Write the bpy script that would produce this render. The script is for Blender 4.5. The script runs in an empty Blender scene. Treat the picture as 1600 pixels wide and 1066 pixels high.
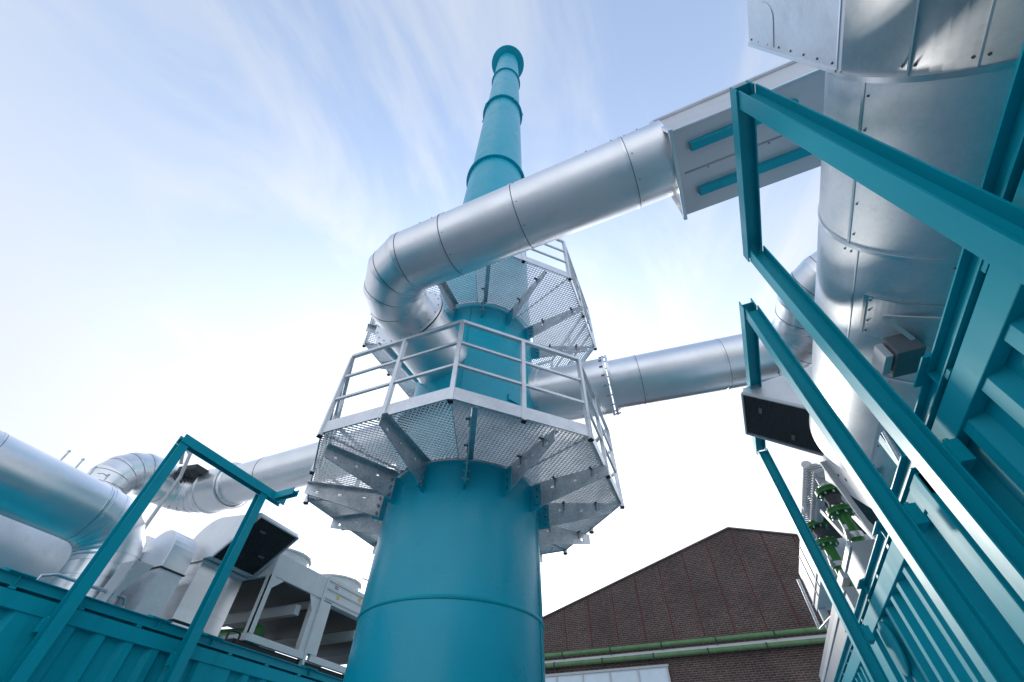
import bpy, math, random
from mathutils import Vector, Matrix
random.seed(7)
H = 1.6                      # eye height: shapes below are written relative to the eye, the ground is at -H
C = bpy.context.scene.collection
R = math.radians
V = Vector

# ------------------------------------------------------------------ materials
MATS = {}
def mat(name, col, rough=.5, metal=0., bump=0., bscale=8., cvar=0., cscale=3., rvar=0., rscale=6., spangle=0., spec=.5, coat=0., stretch=None, dirt=0.):
    m = bpy.data.materials.new(name); m.use_nodes = True
    nt = m.node_tree; n = nt.nodes; l = nt.links
    b = n['Principled BSDF']
    b.inputs['Base Color'].default_value = (*col, 1)
    b.inputs['Roughness'].default_value = rough
    b.inputs['Metallic'].default_value = metal
    b.inputs['Specular IOR Level'].default_value = spec
    if coat:
        b.inputs['Coat Weight'].default_value = coat; b.inputs['Coat Roughness'].default_value = .25
    tc = n.new('ShaderNodeTexCoord')
    src = tc.outputs['Object']
    if stretch:
        mp = n.new('ShaderNodeMapping'); mp.inputs['Scale'].default_value = stretch
        l.new(src, mp.inputs['Vector']); src = mp.outputs['Vector']
    def noise(sc, det=4):
        t = n.new('ShaderNodeTexNoise'); t.inputs['Scale'].default_value = sc; t.inputs['Detail'].default_value = det
        l.new(src, t.inputs['Vector']); return t
    colsock = None
    if cvar or spangle or dirt:
        t = noise(cscale, 6)
        hs = n.new('ShaderNodeMapRange'); hs.inputs['To Min'].default_value = 1 - cvar; hs.inputs['To Max'].default_value = 1 + cvar
        hs.inputs['From Min'].default_value = .3; hs.inputs['From Max'].default_value = .7
        l.new(t.outputs['Fac'], hs.inputs['Value'])
        val = hs.outputs['Result']
        if spangle:
            v = n.new('ShaderNodeTexVoronoi'); v.inputs['Scale'].default_value = 60
            l.new(tc.outputs['Object'], v.inputs['Vector'])
            sp = n.new('ShaderNodeSeparateColor'); l.new(v.outputs['Color'], sp.inputs['Color'])
            mr = n.new('ShaderNodeMapRange'); mr.inputs['To Min'].default_value = 1 - spangle; mr.inputs['To Max'].default_value = 1 + spangle
            l.new(sp.outputs['Red'], mr.inputs['Value'])
            mu = n.new('ShaderNodeMath'); mu.operation = 'MULTIPLY'
            l.new(val, mu.inputs[0]); l.new(mr.outputs['Result'], mu.inputs[1]); val = mu.outputs[0]
        if dirt:
            t3 = noise(cscale * 3.7, 8)
            m3 = n.new('ShaderNodeMapRange'); m3.inputs['From Min'].default_value = .58; m3.inputs['From Max'].default_value = .75
            m3.inputs['To Min'].default_value = 1; m3.inputs['To Max'].default_value = 1 - dirt
            l.new(t3.outputs['Fac'], m3.inputs['Value'])
            mu = n.new('ShaderNodeMath'); mu.operation = 'MULTIPLY'
            l.new(val, mu.inputs[0]); l.new(m3.outputs['Result'], mu.inputs[1]); val = mu.outputs[0]
        vm = n.new('ShaderNodeVectorMath'); vm.operation = 'SCALE'
        vm.inputs[0].default_value = col
        l.new(val, vm.inputs['Scale'])
        l.new(vm.outputs[0], b.inputs['Base Color'])
    if rvar:
        t = noise(rscale, 5)
        mr = n.new('ShaderNodeMapRange'); mr.inputs['To Min'].default_value = rough - rvar; mr.inputs['To Max'].default_value = rough + rvar
        mr.inputs['From Min'].default_value = .3; mr.inputs['From Max'].default_value = .7
        l.new(t.outputs['Fac'], mr.inputs['Value']); l.new(mr.outputs['Result'], b.inputs['Roughness'])
    if bump:
        t = noise(bscale, 3)
        bp = n.new('ShaderNodeBump'); bp.inputs['Strength'].default_value = bump; bp.inputs['Distance'].default_value = .02
        l.new(t.outputs['Fac'], bp.inputs['Height']); l.new(bp.outputs['Normal'], b.inputs['Normal'])
    MATS[name] = m
    return m

teal   = mat('teal_paint', (.0, .35, .44), .42, bump=.05, bscale=30, cvar=.07, cscale=1.7, rvar=.07, rscale=4, dirt=.12, spec=.24, stretch=(1.3,1.3,.35))
tealct = mat('teal_container_paint', (.0, .36, .455), .55, bump=.06, bscale=9, cvar=.08, cscale=1.5, rvar=.07, rscale=4, dirt=.14, spec=.15, stretch=(1.3,1.3,.35))
tealch = mat('teal_chimney_paint', (.0, .37, .50), .30, bump=.06, bscale=2.2, cvar=.06, cscale=1.2, rvar=.07, rscale=2.5, dirt=.08, spec=.40)
alu    = mat('aluminium_cladding', (.80, .815, .835), .36, 1., bump=.10, bscale=2.3, cvar=.05, cscale=2.5, rvar=.06, rscale=3, dirt=.06)
alub   = mat('aluminium_cladding_stucco', (.72, .75, .79), .50, .85, bump=.05, bscale=3.0, cvar=.09, cscale=2, rvar=.08, rscale=5, spangle=.03, dirt=.12)
seam   = mat('seam_bead', (.78, .79, .81), .30, 1., cvar=.08)
railm  = mat('bright_galvanised_rail', (.72,.74,.77), .42, .85, cvar=.06, cscale=5, rvar=.08, spangle=.05, dirt=.06)
galv   = mat('galvanised_steel', (.60, .63, .66), .42, .9, bump=.05, bscale=25, cvar=.14, cscale=7, rvar=.10, rscale=9, spangle=.12, dirt=.18)
grate  = mat('galvanised_grating', (.66, .68, .70), .45, .8, cvar=.10, cscale=4)
sheet  = mat('grey_sheet', (.58, .59, .61), .45, .2, cvar=.06, rvar=.08, bump=.05, bscale=3)
white  = mat('white_powder_coat', (.66, .67, .68), .45, cvar=.05, cscale=5, dirt=.12)
lgrey  = mat('pale_grey_paint', (.48, .49, .51), .5, cvar=.05, cscale=5, dirt=.12)
black  = mat('black_plastic', (.012, .012, .014), .5)
dark   = mat('dark_grille', (.06, .062, .066), .6, cvar=.2, cscale=20)
rubber = mat('grey_rubber', (.08, .08, .085), .7, cvar=.1)
green  = mat('green_pipe_paint', (.022, .19, .03), .42, cvar=.12, cscale=6, dirt=.2)
greeno = mat('weathered_green_pipe', (.10, .20, .085), .6, cvar=.18, cscale=2.5, dirt=.35)
bolt   = mat('bolt_steel', (.30, .31, .33), .4, .9)
rivet  = mat('rivet_steel', (.16, .17, .19), .5, .8)
redc   = mat('red_joint_paint', (.10, .020, .018), .8, cvar=.3, cscale=2)
flash  = mat('lead_flashing', (.16, .13, .12), .6, cvar=.2)
dsteel = mat('dark_steel', (.03, .035, .04), .5, .3, cvar=.1)
yel    = mat('yellow_sticker', (.75, .50, .03), .5)
red    = mat('red_print', (.6, .03, .04), .5)
blue   = mat('blue_print', (.03, .10, .45), .5)
wht2   = mat('sticker_white', (.75, .75, .75), .4)
hoodm  = mat('hood_sheet', (.74,.76,.79), .38, .65, bump=.08, bscale=4, cvar=.06, rvar=.08, dirt=.08)
boxg   = mat('box_grey', (.16,.165,.18), .5, .2, cvar=.06)
copper = mat('copper', (.55, .18, .10), .4, .8)

def brickmat():
    m = bpy.data.materials.new('dark_brick'); m.use_nodes = True
    nt = m.node_tree; n = nt.nodes; l = nt.links; b = n['Principled BSDF']
    tc = n.new('ShaderNodeTexCoord'); sx = n.new('ShaderNodeSeparateXYZ'); cx = n.new('ShaderNodeCombineXYZ')
    l.new(tc.outputs['Object'], sx.inputs[0]); l.new(sx.outputs['X'], cx.inputs['X']); l.new(sx.outputs['Z'], cx.inputs['Y'])
    br = n.new('ShaderNodeTexBrick')
    br.inputs['Scale'].default_value = 1; br.inputs['Brick Width'].default_value = .225; br.inputs['Row Height'].default_value = .072
    br.inputs['Mortar Size'].default_value = .010; br.inputs['Mortar Smooth'].default_value = .2
    br.inputs['Color1'].default_value = (.050, .031, .027, 1); br.inputs['Color2'].default_value = (.085, .044, .036, 1)
    br.inputs['Mortar'].default_value = (.17, .14, .13, 1); br.inputs['Bias'].default_value = -.1
    l.new(cx.outputs[0], br.inputs['Vector'])
    no = n.new('ShaderNodeTexNoise'); no.inputs['Scale'].default_value = .55; no.inputs['Detail'].default_value = 6
    l.new(cx.outputs[0], no.inputs['Vector'])
    mr = n.new('ShaderNodeMapRange'); mr.inputs['From Min'].default_value = .3; mr.inputs['From Max'].default_value = .7
    mr.inputs['To Min'].default_value = .72; mr.inputs['To Max'].default_value = 1.28
    l.new(no.outputs['Fac'], mr.inputs['Value'])
    no2 = n.new('ShaderNodeTexNoise'); no2.inputs['Scale'].default_value = 7; no2.inputs['Detail'].default_value = 3
    l.new(cx.outputs[0], no2.inputs['Vector'])
    m2 = n.new('ShaderNodeMapRange'); m2.inputs['From Min'].default_value = .3; m2.inputs['From Max'].default_value = .7
    m2.inputs['To Min'].default_value = .75; m2.inputs['To Max'].default_value = 1.25
    l.new(no2.outputs['Fac'], m2.inputs['Value'])
    mu = n.new('ShaderNodeMath'); mu.operation = 'MULTIPLY'; l.new(mr.outputs[0], mu.inputs[0]); l.new(m2.outputs[0], mu.inputs[1])
    vm = n.new('ShaderNodeVectorMath'); vm.operation = 'SCALE'
    l.new(br.outputs['Color'], vm.inputs[0]); l.new(mu.outputs[0], vm.inputs['Scale']); l.new(vm.outputs[0], b.inputs['Base Color'])
    b.inputs['Roughness'].default_value = .85
    bp = n.new('ShaderNodeBump'); bp.inputs['Strength'].default_value = .5; bp.inputs['Distance'].default_value = .01; bp.invert = True
    l.new(br.outputs['Fac'], bp.inputs['Height']); l.new(bp.outputs['Normal'], b.inputs['Normal'])
    return m
brick = brickmat()
glass = mat('window_glass', (.55, .66, .74), .12, .0, cvar=.05, spec=.9)  # reflected sky is put into the pale blue base colour
concrete = mat('yard_paving', (.36, .375, .39), .85, bump=.3, bscale=5, cvar=.2, cscale=.6, dirt=.25)

# ------------------------------------------------------------------ mesh builder
class MB:
    def __init__(s): s.v = []; s.f = []; s.sm = []; s.mi = []; s.m = 0
    def face(s, idx, smooth=False): s.f.append(tuple(idx)); s.sm.append(smooth); s.mi.append(s.m)
    def hexa(s, p):          # p: 8 points, bottom loop 0-3, top loop 4-7
        b = len(s.v); s.v += [V(q) for q in p]
        for q in ((3,2,1,0),(4,5,6,7),(0,1,5,4),(1,2,6,5),(2,3,7,6),(3,0,4,7)): s.face([b+i for i in q])
    def box(s, x0, x1, y0, y1, z0, z1):
        s.hexa([(x0,y0,z0),(x1,y0,z0),(x1,y1,z0),(x0,y1,z0),(x0,y0,z1),(x1,y0,z1),(x1,y1,z1),(x0,y1,z1)])
    def bar(s, a, b, w, h, up=(0,0,1)):      # rectangular bar from a to b; h along up
        a = V(a); b = V(b); d = (b-a).normalized(); up = V(up)
        if abs(d.dot(up)) > .99: up = V((1,0,0))
        sd = d.cross(up).normalized(); u = sd.cross(d).normalized()
        sd = sd*(w/2); u = u*(h/2)
        s.hexa([a-sd-u, a+sd-u, b+sd-u, b-sd-u, a-sd+u, a+sd+u, b+sd+u, b-sd+u])
    def prism(s, poly, off):                 # planar polygon (3D points) extruded by off, thick
        off = V(off); b = len(s.v); n = len(poly); s.v += [V(p) for p in poly] + [V(p)+off for p in poly]
        s.face([b+i for i in range(n)][::-1]); s.face([b+n+i for i in range(n)])
        for i in range(n): s.face((b+i, b+(i+1)%n, b+n+(i+1)%n, b+n+i))
    def tube(s, path, r, seg=48, cap=True, smooth=True, r2=None):
        P = [V(p) for p in path]; n = len(P)
        rs = r if isinstance(r, (list, tuple)) else [r]*n
        d0 = (P[1]-P[0]).normalized()
        ref = V((0,0,1)) if abs(d0.z) < .9 else V((1,0,0))
        u = d0.cross(ref).normalized(); w = u.cross(d0).normalized()
        ring = [[P[0] + (u*math.cos(2*math.pi*k/seg) + w*math.sin(2*math.pi*k/seg))*rs[0] for k in range(seg)]]
        prev = ring[0]; dirs = [(P[i+1]-P[i]).normalized() for i in range(n-1)]
        for i in range(1, n):
            d = dirs[i-1]
            nrm = d if i == n-1 else (dirs[i-1]+dirs[i]).normalized()
            c0 = P[i-1]; new = []
            for q in prev:
                rad = q - c0                          # carry each ruling along d to the mitre plane
                perp = rad - d*rad.dot(d)
                if perp.length > 1e-9: perp = perp.normalized()*rs[i]
                o = P[i] + perp
                t = (P[i]-o).dot(nrm)/d.dot(nrm)
                new.append(o + d*t)
            ring.append(new); prev = new
        for i in range(n-1):
            b = len(s.v); s.v += ring[i] + ring[i+1]
            for k in range(seg):
                k2 = (k+1) % seg
                s.face((b+k, b+k2, b+seg+k2, b+seg+k), smooth)
        if cap:
            b = len(s.v); s.v += ring[0]; s.face([b+k for k in range(seg)][::-1])
            b = len(s.v); s.v += ring[-1]; s.face([b+k for k in range(seg)])
    def band(s, c, d, r, w, t=.006, seg=48, line=0): # closed ring band round a duct: r outer, t thick
        c = V(c); d = V(d).normalized(); s.hollow([c-d*(w/2), c+d*(w/2)], r, r-t, seg)
        if line: s.m = 1; s.hollow([c+d*(w/2), c+d*(w/2+line)], r-.0045, r-t, seg); s.m = 0
    def hollow(s, ends, ro, ri, seg=48):
        a, b_ = V(ends[0]), V(ends[1]); d = (b_-a).normalized()
        ref = V((0,0,1)) if abs(d.z) < .9 else V((1,0,0))
        u = d.cross(ref).normalized(); w = u.cross(d).normalized()
        L = []
        for c, r in ((a,ri),(a,ro),(b_,ro),(b_,ri)):
            L.append([c + (u*math.cos(2*math.pi*k/seg)+w*math.sin(2*math.pi*k/seg))*r for k in range(seg)])
        for j in range(4):
            A, B = L[j], L[(j+1)%4]; b = len(s.v); s.v += A + B
            for k in range(seg):
                k2 = (k+1)%seg; s.face((b+k, b+k2, b+seg+k2, b+seg+k), j in (1,3))
    def lathe(s, prof, cx, cy, seg=96, smooth=True):  # prof: (r, z) pairs, own verts per band
        for (r0,z0),(r1,z1) in zip(prof, prof[1:]):
            b = len(s.v)
            for r, z in ((r0,z0),(r1,z1)):
                for k in range(seg):
                    a = 2*math.pi*k/seg; s.v.append(V((cx+r*math.cos(a), cy+r*math.sin(a), z)))
            for k in range(seg):
                k2 = (k+1)%seg; s.face((b+k, b+k2, b+seg+k2, b+seg+k), smooth)
    def cyl(s, a, b, r, seg=12, smooth=True): s.tube([a, b], r, seg, True, smooth)
    def dot(s, p, nrm, r=.010, h=.006):
        p = V(p); n_ = V(nrm).normalized(); s.tube([p - n_*.002, p + n_*h], [r, r*.55], 8, True, False)
    def build(s, name, mats, parent=None, origin=None, bevel=0):
        if not isinstance(mats, (list, tuple)): mats = [mats]
        me = bpy.data.meshes.new(name)
        o = bpy.data.objects.new(name, me)
        base = V((0,0,0))
        if parent is not None:
            base = V(parent['_w']); o.parent = parent
            org = V(origin) if origin else base
            o.location = org - base
        else:
            org = V(origin) if origin else V((0,0,-H))
            o.location = org + V((0,0,H))
        o['_w'] = tuple(org)
        me.from_pydata([tuple(q-org) for q in s.v], [], s.f)
        for m in mats: me.materials.append(m)
        me.polygons.foreach_set('use_smooth', s.sm)
        me.polygons.foreach_set('material_index', s.mi)
        me.update(); me.validate()
        C.objects.link(o)
        if bevel:
            bv = o.modifiers.new('bevel', 'BEVEL'); bv.width = bevel; bv.segments = 2; bv.limit_method = 'ANGLE'; bv.angle_limit = R(50)
        return o

def thing(name, label, cat, base, group=None):
    o = bpy.data.objects.new(name, None); C.objects.link(o); o.empty_display_size = .2
    o.location = V(base) + V((0,0,H)); o['_w'] = tuple(base)
    o['label'] = label; o['category'] = cat
    if group: o['group'] = group
    return o
def tag(o, label=None, cat=None, group=None, kind=None):
    if label: o['label'] = label
    if cat: o['category'] = cat
    if group: o['group'] = group
    if kind: o['kind'] = kind
    return o
def arc(c, r, a0, a1, n, ax1, ax2):      # points round c in the plane ax1, ax2
    ax1 = V(ax1); ax2 = V(ax2)
    return [V(c) + ax1*(r*math.cos(R(a0+(a1-a0)*i/n))) + ax2*(r*math.sin(R(a0+(a1-a0)*i/n))) for i in range(n+1)]

# ------------------------------------------------------------------ camera
cd = bpy.data.cameras.new('camera'); cam = bpy.data.objects.new('camera', cd); C.objects.link(cam)
fpx = 659.0
Zc = V((8, 578, fpx)).normalized(); a_ = V((435, -757, fpx)); a_ = (a_ - Zc*a_.dot(Zc)).normalized()
Xc = V((0,0,0)); Xc = a_.cross(Zc)
if Xc.x < 0: Xc = -Xc
right = V((Xc.x, a_.x, Zc.x)); up = V((Xc.y, a_.y, Zc.y)); back = -V((Xc.z, a_.z, Zc.z))
M = Matrix((right, up, back)).transposed().to_4x4(); M.translation = V((0,0,H))
cam.matrix_world = M
cd.sensor_width = 36; cd.lens = 36*fpx/1600; cd.clip_start = .05; cd.clip_end = 2000
bpy.context.scene.camera = cam

# ------------------------------------------------------------------ ground
g = MB(); g.box(-300, 300, -300, 300, -H-.5, -H)
tag(g.build('ground', concrete), kind='structure')

# ------------------------------------------------------------------ chimney
CX, CY = -2.44, 4.14
chim = thing('chimney', 'tall teal steel chimney rising through two galvanised platforms', 'chimney', (CX, CY, -H))
m = MB(); m.lathe([(.885,-H),(.882,1.22),(.876,2.5),(.865,5.35),(.83,8.8),(.795,12.5)], CX, CY, 128); m.build('lower_shell', tealch, chim)
m = MB(); m.lathe([(.785,12.5),(.755,20.3)], CX, CY, 96); m.build('middle_shell', tealch, chim)
m = MB(); m.lathe([(.745,20.3),(.72,27.3),(.69,34.0),(.69,35.2),(.60,35.2),(.60,30)], CX, CY, 96); m.build('upper_shell', tealch, chim)
def flange(z, ri, ro, t, nb, name='flange'):
    m = MB(); m.lathe([(ri,z),(ro,z),(ro,z+t),(ri,z+t)], CX, CY, 96)
    o = m.build(name, tealch, chim)
    if nb:
        m = MB()
        for k in range(nb):
            a = 2*math.pi*k/nb+.1; x = CX+(ro-.045)*math.cos(a); y = CY+(ro-.045)*math.sin(a)
            m.cyl((x,y,z-.035),(x,y,z+t+.03), .016, 8)
        m.build('bolt_ring', tealch, o)
flange(12.45, .70, .875, .10, 28); flange(20.25, .70, .86, .10, 24); flange(27.3, .68, .80, .08, 0)
flange(33.85, .66, 1.09, .10, 0, 'head_flange')
m = MB()
for k in range(8):
    a = 2*math.pi*k/8+.25; d = V((math.cos(a), math.sin(a), 0)); q = V((CX, CY, 0)) + d*.86
    m.bar(q+V((0,0,19.92)), q+V((0,0,20.25)), .025, .07, d); 
m.build('guy_lug_ring', tealch, chim)
m = MB(); m.lathe([(.878,1.205),(.892,1.212),(.895,1.225),(.892,1.238),(.878,1.245)], CX, CY, 128); m.build('weld_seam', teal, chim)
a = R(-38.0)   # vertical weld and a thin earthing rod on the right flank
m = MB(); q = V((CX + .888*math.cos(R(5)), CY + .888*math.sin(R(5)), 0))
m.cyl(q+V((0,0,-H)), q+V((0,0,2.20)), .005, 6); m.build('vertical_weld', teal, chim)
m = MB(); q = V((CX + .872*math.cos(R(-72)), CY + .872*math.sin(R(-72)), 0)); m.cyl(q+V((0,0,2.6)), q+V((0,0,5.2)), .006, 6)
m.build('vertical_weld', teal, chim)
# collars where the ducts enter
def collar(az, zc, hw, z0, z1):
    m = MB(); n = 24
    for i in range(n):
        A0 = R(az-hw+2*hw*i/n); A1 = R(az-hw+2*hw*(i+1)/n)
        f0 = z0; 
        P = lambda A, r, z: (CX+r*math.cos(A), CY+r*math.sin(A), z)
        m.hexa([P(A0,.862,z0),P(A0,.90,z0),P(A1,.90,z0),P(A1,.862,z0),P(A0,.862,z1),P(A0,.90,z1),P(A1,.90,z1),P(A1,.862,z1)])
    return m.build('reinforcing_collar', tealch, chim)
collar(7, 4.1, 38, 3.5, 3.6); collar(180, 4.15, 38, 3.5, 3.6)
m = MB()
for i in range(24):
    A0 = R(-176+100*i/24); A1 = R(-176+100*(i+1)/24); P = lambda A, r, z: (CX+r*math.cos(A), CY+r*math.sin(A), z)
    m.hexa([P(A0,.86,3.30),P(A0,1.03,3.30),P(A1,1.03,3.30),P(A1,.86,3.30),P(A0,.86,3.42),P(A0,1.03,3.42),P(A1,1.03,3.42),P(A1,.86,3.42)])
m.build('stiffening_ring', tealch, chim)

# ------------------------------------------------------------------ service platforms
def seg_clip(p, d, poly):        # line p+t*d against a convex polygon (ccw) -> interval
    t0, t1 = -1e9, 1e9
    for i in range(len(poly)):
        a = poly[i]; b = poly[(i+1)%len(poly)]; e = (b[0]-a[0], b[1]-a[1]); nx, ny = -e[1], e[0]
        den = nx*d[0]+ny*d[1]; num = nx*(a[0]-p[0])+ny*(a[1]-p[1])
        if abs(den) < 1e-9:
            if num > 0: return None
            continue
        t = num/den
        if den > 0: t0 = max(t0, t)
        else: t1 = min(t1, t)
    return (t0, t1) if t1 > t0 else None
def platform(zp, Ro, label, skipside=()):
    root = thing('service_platform', label, 'platform', (CX, CY, zp), 'octagonal platforms round the chimney')
    vs = [(CX+Ro*math.cos(R(-21+45*k)), CY+Ro*math.sin(R(-21+45*k))) for k in range(8)]
    ri = .905
    m = MB(); m.hollow([(CX,CY,zp-.012),(CX,CY,zp+.032)], ri+.006, ri, 96); m.build('inner_ring', grate, root)
    for k in range(8):
        a, b = vs[k], vs[(k+1)%8]
        sect = [(CX,CY), a, b]
        th = R([0, 0, 45, 90, 0, 0, 45, 90][k]) if False else R(-21+22.5+45*k) if k % 2 else R(-21+22.5+45*k-45)
        m = MB()
        for fam, (pitch, t, z0, z1) in enumerate(((.034, .003, zp, zp+.030), (.040, .004, zp+.016, zp+.0295))):
            ang = th + (math.pi/2 if fam == 0 else 0)
            d = (math.cos(ang), math.sin(ang)); nn = (-d[1], d[0])
            N = int(Ro*1.1/pitch)
            for i in range(-N, N+1):
                p = (CX + nn[0]*i*pitch, CY + nn[1]*i*pitch)
                iv = seg_clip(p, d, sect)
                if not iv: continue
                ivs = [iv]; off = abs(i*pitch)
                if off < ri:
                    hf = math.sqrt(ri*ri-off*off); ivs = []
                    if iv[0] < -hf: ivs.append((iv[0], min(iv[1], -hf)))
                    if iv[1] > hf: ivs.append((max(iv[0], hf), iv[1]))
                for t0, t1 in ivs:
                    if t1-t0 < .01: continue
                    A = (p[0]+d[0]*t0, p[1]+d[1]*t0, (z0+z1)/2); B = (p[0]+d[0]*t1, p[1]+d[1]*t1, (z0+z1)/2)
                    m.bar(A, B, t, z1-z0)
        # edge flats of the panel
        A = V((a[0],a[1],zp+.015)); B = V((b[0],b[1],zp+.015)); cc = V((CX,CY,zp+.015))
        m.bar(A*.995+cc*.005, B*.995+cc*.005, .005, .032)
        ra = (A-cc).normalized()
        m.bar(cc+ra*ri, A, .006, .032)
        m.build('grating_panel', grate, root)
        # toe board
        m = MB(); m.bar(A+V((0,0,.055)), B+V((0,0,.055)), .006, .14); m.build('toe_board', railm, root)
        # rails
        if k in skipside: continue
        for zz, s, nm in ((1.10, .042, 'handrail'), (.76, .028, 'knee_rail'), (.43, .028, 'knee_rail')):
            A = V((a[0],a[1],zp+zz)); B = V((b[0],b[1],zp+zz))
            m = MB(); m.bar(A, B, s, s); m.build(nm, railm, root, bevel=.004 if s > .03 else 0)
    posts = []
    for k in range(8):
        a, b = vs[k], vs[(k+1)%8]
        posts.append(((a[0],a[1]), R(-21+45*k)))
        posts.append((((a[0]+b[0])/2,(a[1]+b[1])/2), R(1.5+45*k)))
    for (x, y), an in posts:
        rd = V((math.cos(an), math.sin(an), 0))
        m = MB(); m.bar((x,y,zp-.03),(x,y,zp+1.08), .045, .045, rd); po = m.build('post', railm, root, bevel=.004)
        m = MB(); m.bar((x,y,zp-.045),(x,y,zp-.0305), .047, .047, rd); m.build('end_cap', black, po)
    # radial brackets
    for k in range(13):
        an = R(-60 + 27.69*k); rd = V((math.cos(an), math.sin(an), 0)); sd = V((-rd.y, rd.x, 0))
        c = V((CX, CY, zp))
        r0, r1 = .93, Ro*.925 if k % 2 else Ro*.95
        zt = -.004
        def zb(r): return -.30 + (.30-.125)*(r-r0)/(r1-r0)
        m = MB()
        hs = [r0+.20*(r1-r0)/.8, r0+.45*(r1-r0)/.8, r0+.68*(r1-r0)/.8]; hw = .017
        cuts = [r0]
        for h in hs: cuts += [h-hw, h+hw]
        cuts.append(r1)
        def piece(ra, rb, za0, za1, zb0, zb1):
            e = sd*.005
            P = [c+rd*ra+V((0,0,za0)), c+rd*rb+V((0,0,zb0))]; Q = [c+rd*ra+V((0,0,za1)), c+rd*rb+V((0,0,zb1))]
            m.hexa([P[0]-e, P[1]-e, P[1]+e, P[0]+e, Q[0]-e, Q[1]-e, Q[1]+e, Q[0]+e])
        for i in range(len(cuts)-1):
            ra, rb = cuts[i], cuts[i+1]
            if i % 2 == 0: piece(ra, rb, zb(ra), zt, zb(rb), zt)
            else:
                piece(ra, rb, -.078, zt, -.078, zt); piece(ra, rb, zb(ra), -.112, zb(rb), -.112)
        m.bar(c+rd*r0+sd*.030+V((0,0,-.008)), c+rd*r1+sd*.030+V((0,0,-.008)), .05, .008)
        br = m.build('bracket', galv, root)
        m = MB(); e = sd*.006; f = sd*(-.012)
        m.hexa([c+rd*.85+f-e+V((0,0,-.33)), c+rd*1.0+f-e+V((0,0,-.31)), c+rd*1.0+f+e+V((0,0,-.31)), c+rd*.85+f+e+V((0,0,-.33)),
                c+rd*.85+f-e+V((0,0,-.03)), c+rd*1.0+f-e+V((0,0,-.03)), c+rd*1.0+f+e+V((0,0,-.03)), c+rd*.85+f+e+V((0,0,-.03))])
        lug = m.build('lug', tealch, br)
        m = MB()
        for j in range(3):
            q = c + rd*.965 + V((0,0,-.08-.09*j)); m.cyl(q-sd*.036, q+sd*.028, .014, 8)
        m.build('bolt_row', bolt, br)
        m = MB()                               # grating clips
        for r in (r0+.25, r1-.18):
            q = c + rd*r - sd*.012; m.cyl(q+V((0,0,-.10)), q+V((0,0,.03)), .005, 6); m.bar(q+V((0,0,-.012))-sd*.04, q+V((0,0,-.012))+sd*.02, .03, .006)
        m.build('grating_clip', bolt, br)
    return root
platform(2.51, 1.88, 'lower octagonal grating platform with railing round the thick chimney foot')
platform(5.30, 1.95, 'upper octagonal grating platform partly hidden behind the highest silver duct')

# ------------------------------------------------------------------ ducts
def seams(m, pts, r, w=.018, t=.006):
    """beads at inner joints of a mitred path"""
    P = [V(p) for p in pts]
    for i in range(1, len(P)-1):
        d0 = (P[i]-P[i-1]).normalized(); d1 = (P[i+1]-P[i]).normalized()
        m.m = 0; m.tube([P[i]-d0*(w/2), P[i], P[i]+d1*(w/2)], r+t*.6, 48, True)
        m.m = 1; m.tube([P[i]+d1*(w/2), P[i]+d1*(w/2+.008)], r+.0015, 48, False); m.m = 0
ZD = 4.22
# --- upper duct: nozzle towards the viewer, elbow, long run to the right
d1 = thing('exhaust_duct', 'highest silver duct crossing in front of the chimney, elbow at its left end', 'duct', (CX, 1.82, ZD), 'silver exhaust ducts')
xn = -2.555
m = MB(); m.tube([(xn, 3.5, ZD), (xn, 2.52, ZD)], .415, 64); nz = m.build('nozzle', alu, d1)
m = MB(); m.band((xn,2.54,ZD),(0,1,0), .475, .03, .10, 64); m.band((xn,2.49,ZD),(0,1,0), .475, .03, .16, 64); fl = m.build('flange', alu, d1)
m = MB()
for k in range(20):
    a = 2*math.pi*k/20; q = V((xn+.445*math.cos(a), 2.515, ZD+.445*math.sin(a))); m.cyl(q-V((0,.045,0)), q+V((0,.05,0)), .010, 6)
m.build('bolt_ring', bolt, fl)
m = MB(); m.cyl((xn-.40, 3.4, ZD-.16),(xn-.44,2.56,ZD-.18), .055, 16); m.build('drain_pipe', alu, d1)
rb = .52
el = [V((xn,2.48,ZD))] + arc((xn+rb, 1.82+rb, ZD), rb, 180, 270, 4, (1,0,0), (0,1,0))
ep = [V((xn,2.48,ZD))] + arc((xn+rb, 1.82+rb, ZD), rb, 186, 264, 3, (1,0,0), (0,1,0))
ep[1].x = xn; ep[-1].y = 1.82
rp = .350
ep2 = ep + [V((-1.55,1.82,ZD))]
m = MB(); m.tube(ep2, rp, 64); eo = m.build('elbow', alu, d1)
m = MB(); seams(m, ep2, rp); m.build('seam', [seam, rivet], eo)
m = MB(); m.tube([(-1.55,1.82,ZD),(.80,1.82,ZD)], rp, 64); st = m.build('straight_pipe', alu, d1)
m = MB()
for x in (-1.55, -.72, .42): m.band((x,1.82,ZD),(1,0,0), rp+.006, .022, .010, 64, .008)
m.build('seam', [seam, rivet], st)
m = MB()
for i, e in enumerate((-1.80,-1.65,-1.50)): m.dot((e,1.82-rp*math.cos(R(22)),ZD+rp*math.sin(R(22))), (0,-.93,.37), .012)
for x in (.1,.35,.6): m.dot((x,1.82-rp*math.cos(R(20)),ZD+rp*math.sin(R(20))), (0,-.93,.37), .012)
m.build('rivet', rivet, st)

def rivrow(parent, fn, xs, r, angs):
    m = MB()
    for x in xs:
        for a in angs:
            n_ = V((0, math.cos(R(a)), math.sin(R(a)))); m.dot(fn(x)+n_*r, n_, .008, .004)
    m.build('rivet', rivet, parent)
rivrow(st, lambda x: V((x,1.82,ZD)), (-1.50,-.67,.47), rp, (-60,-100,-140,170))
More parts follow.
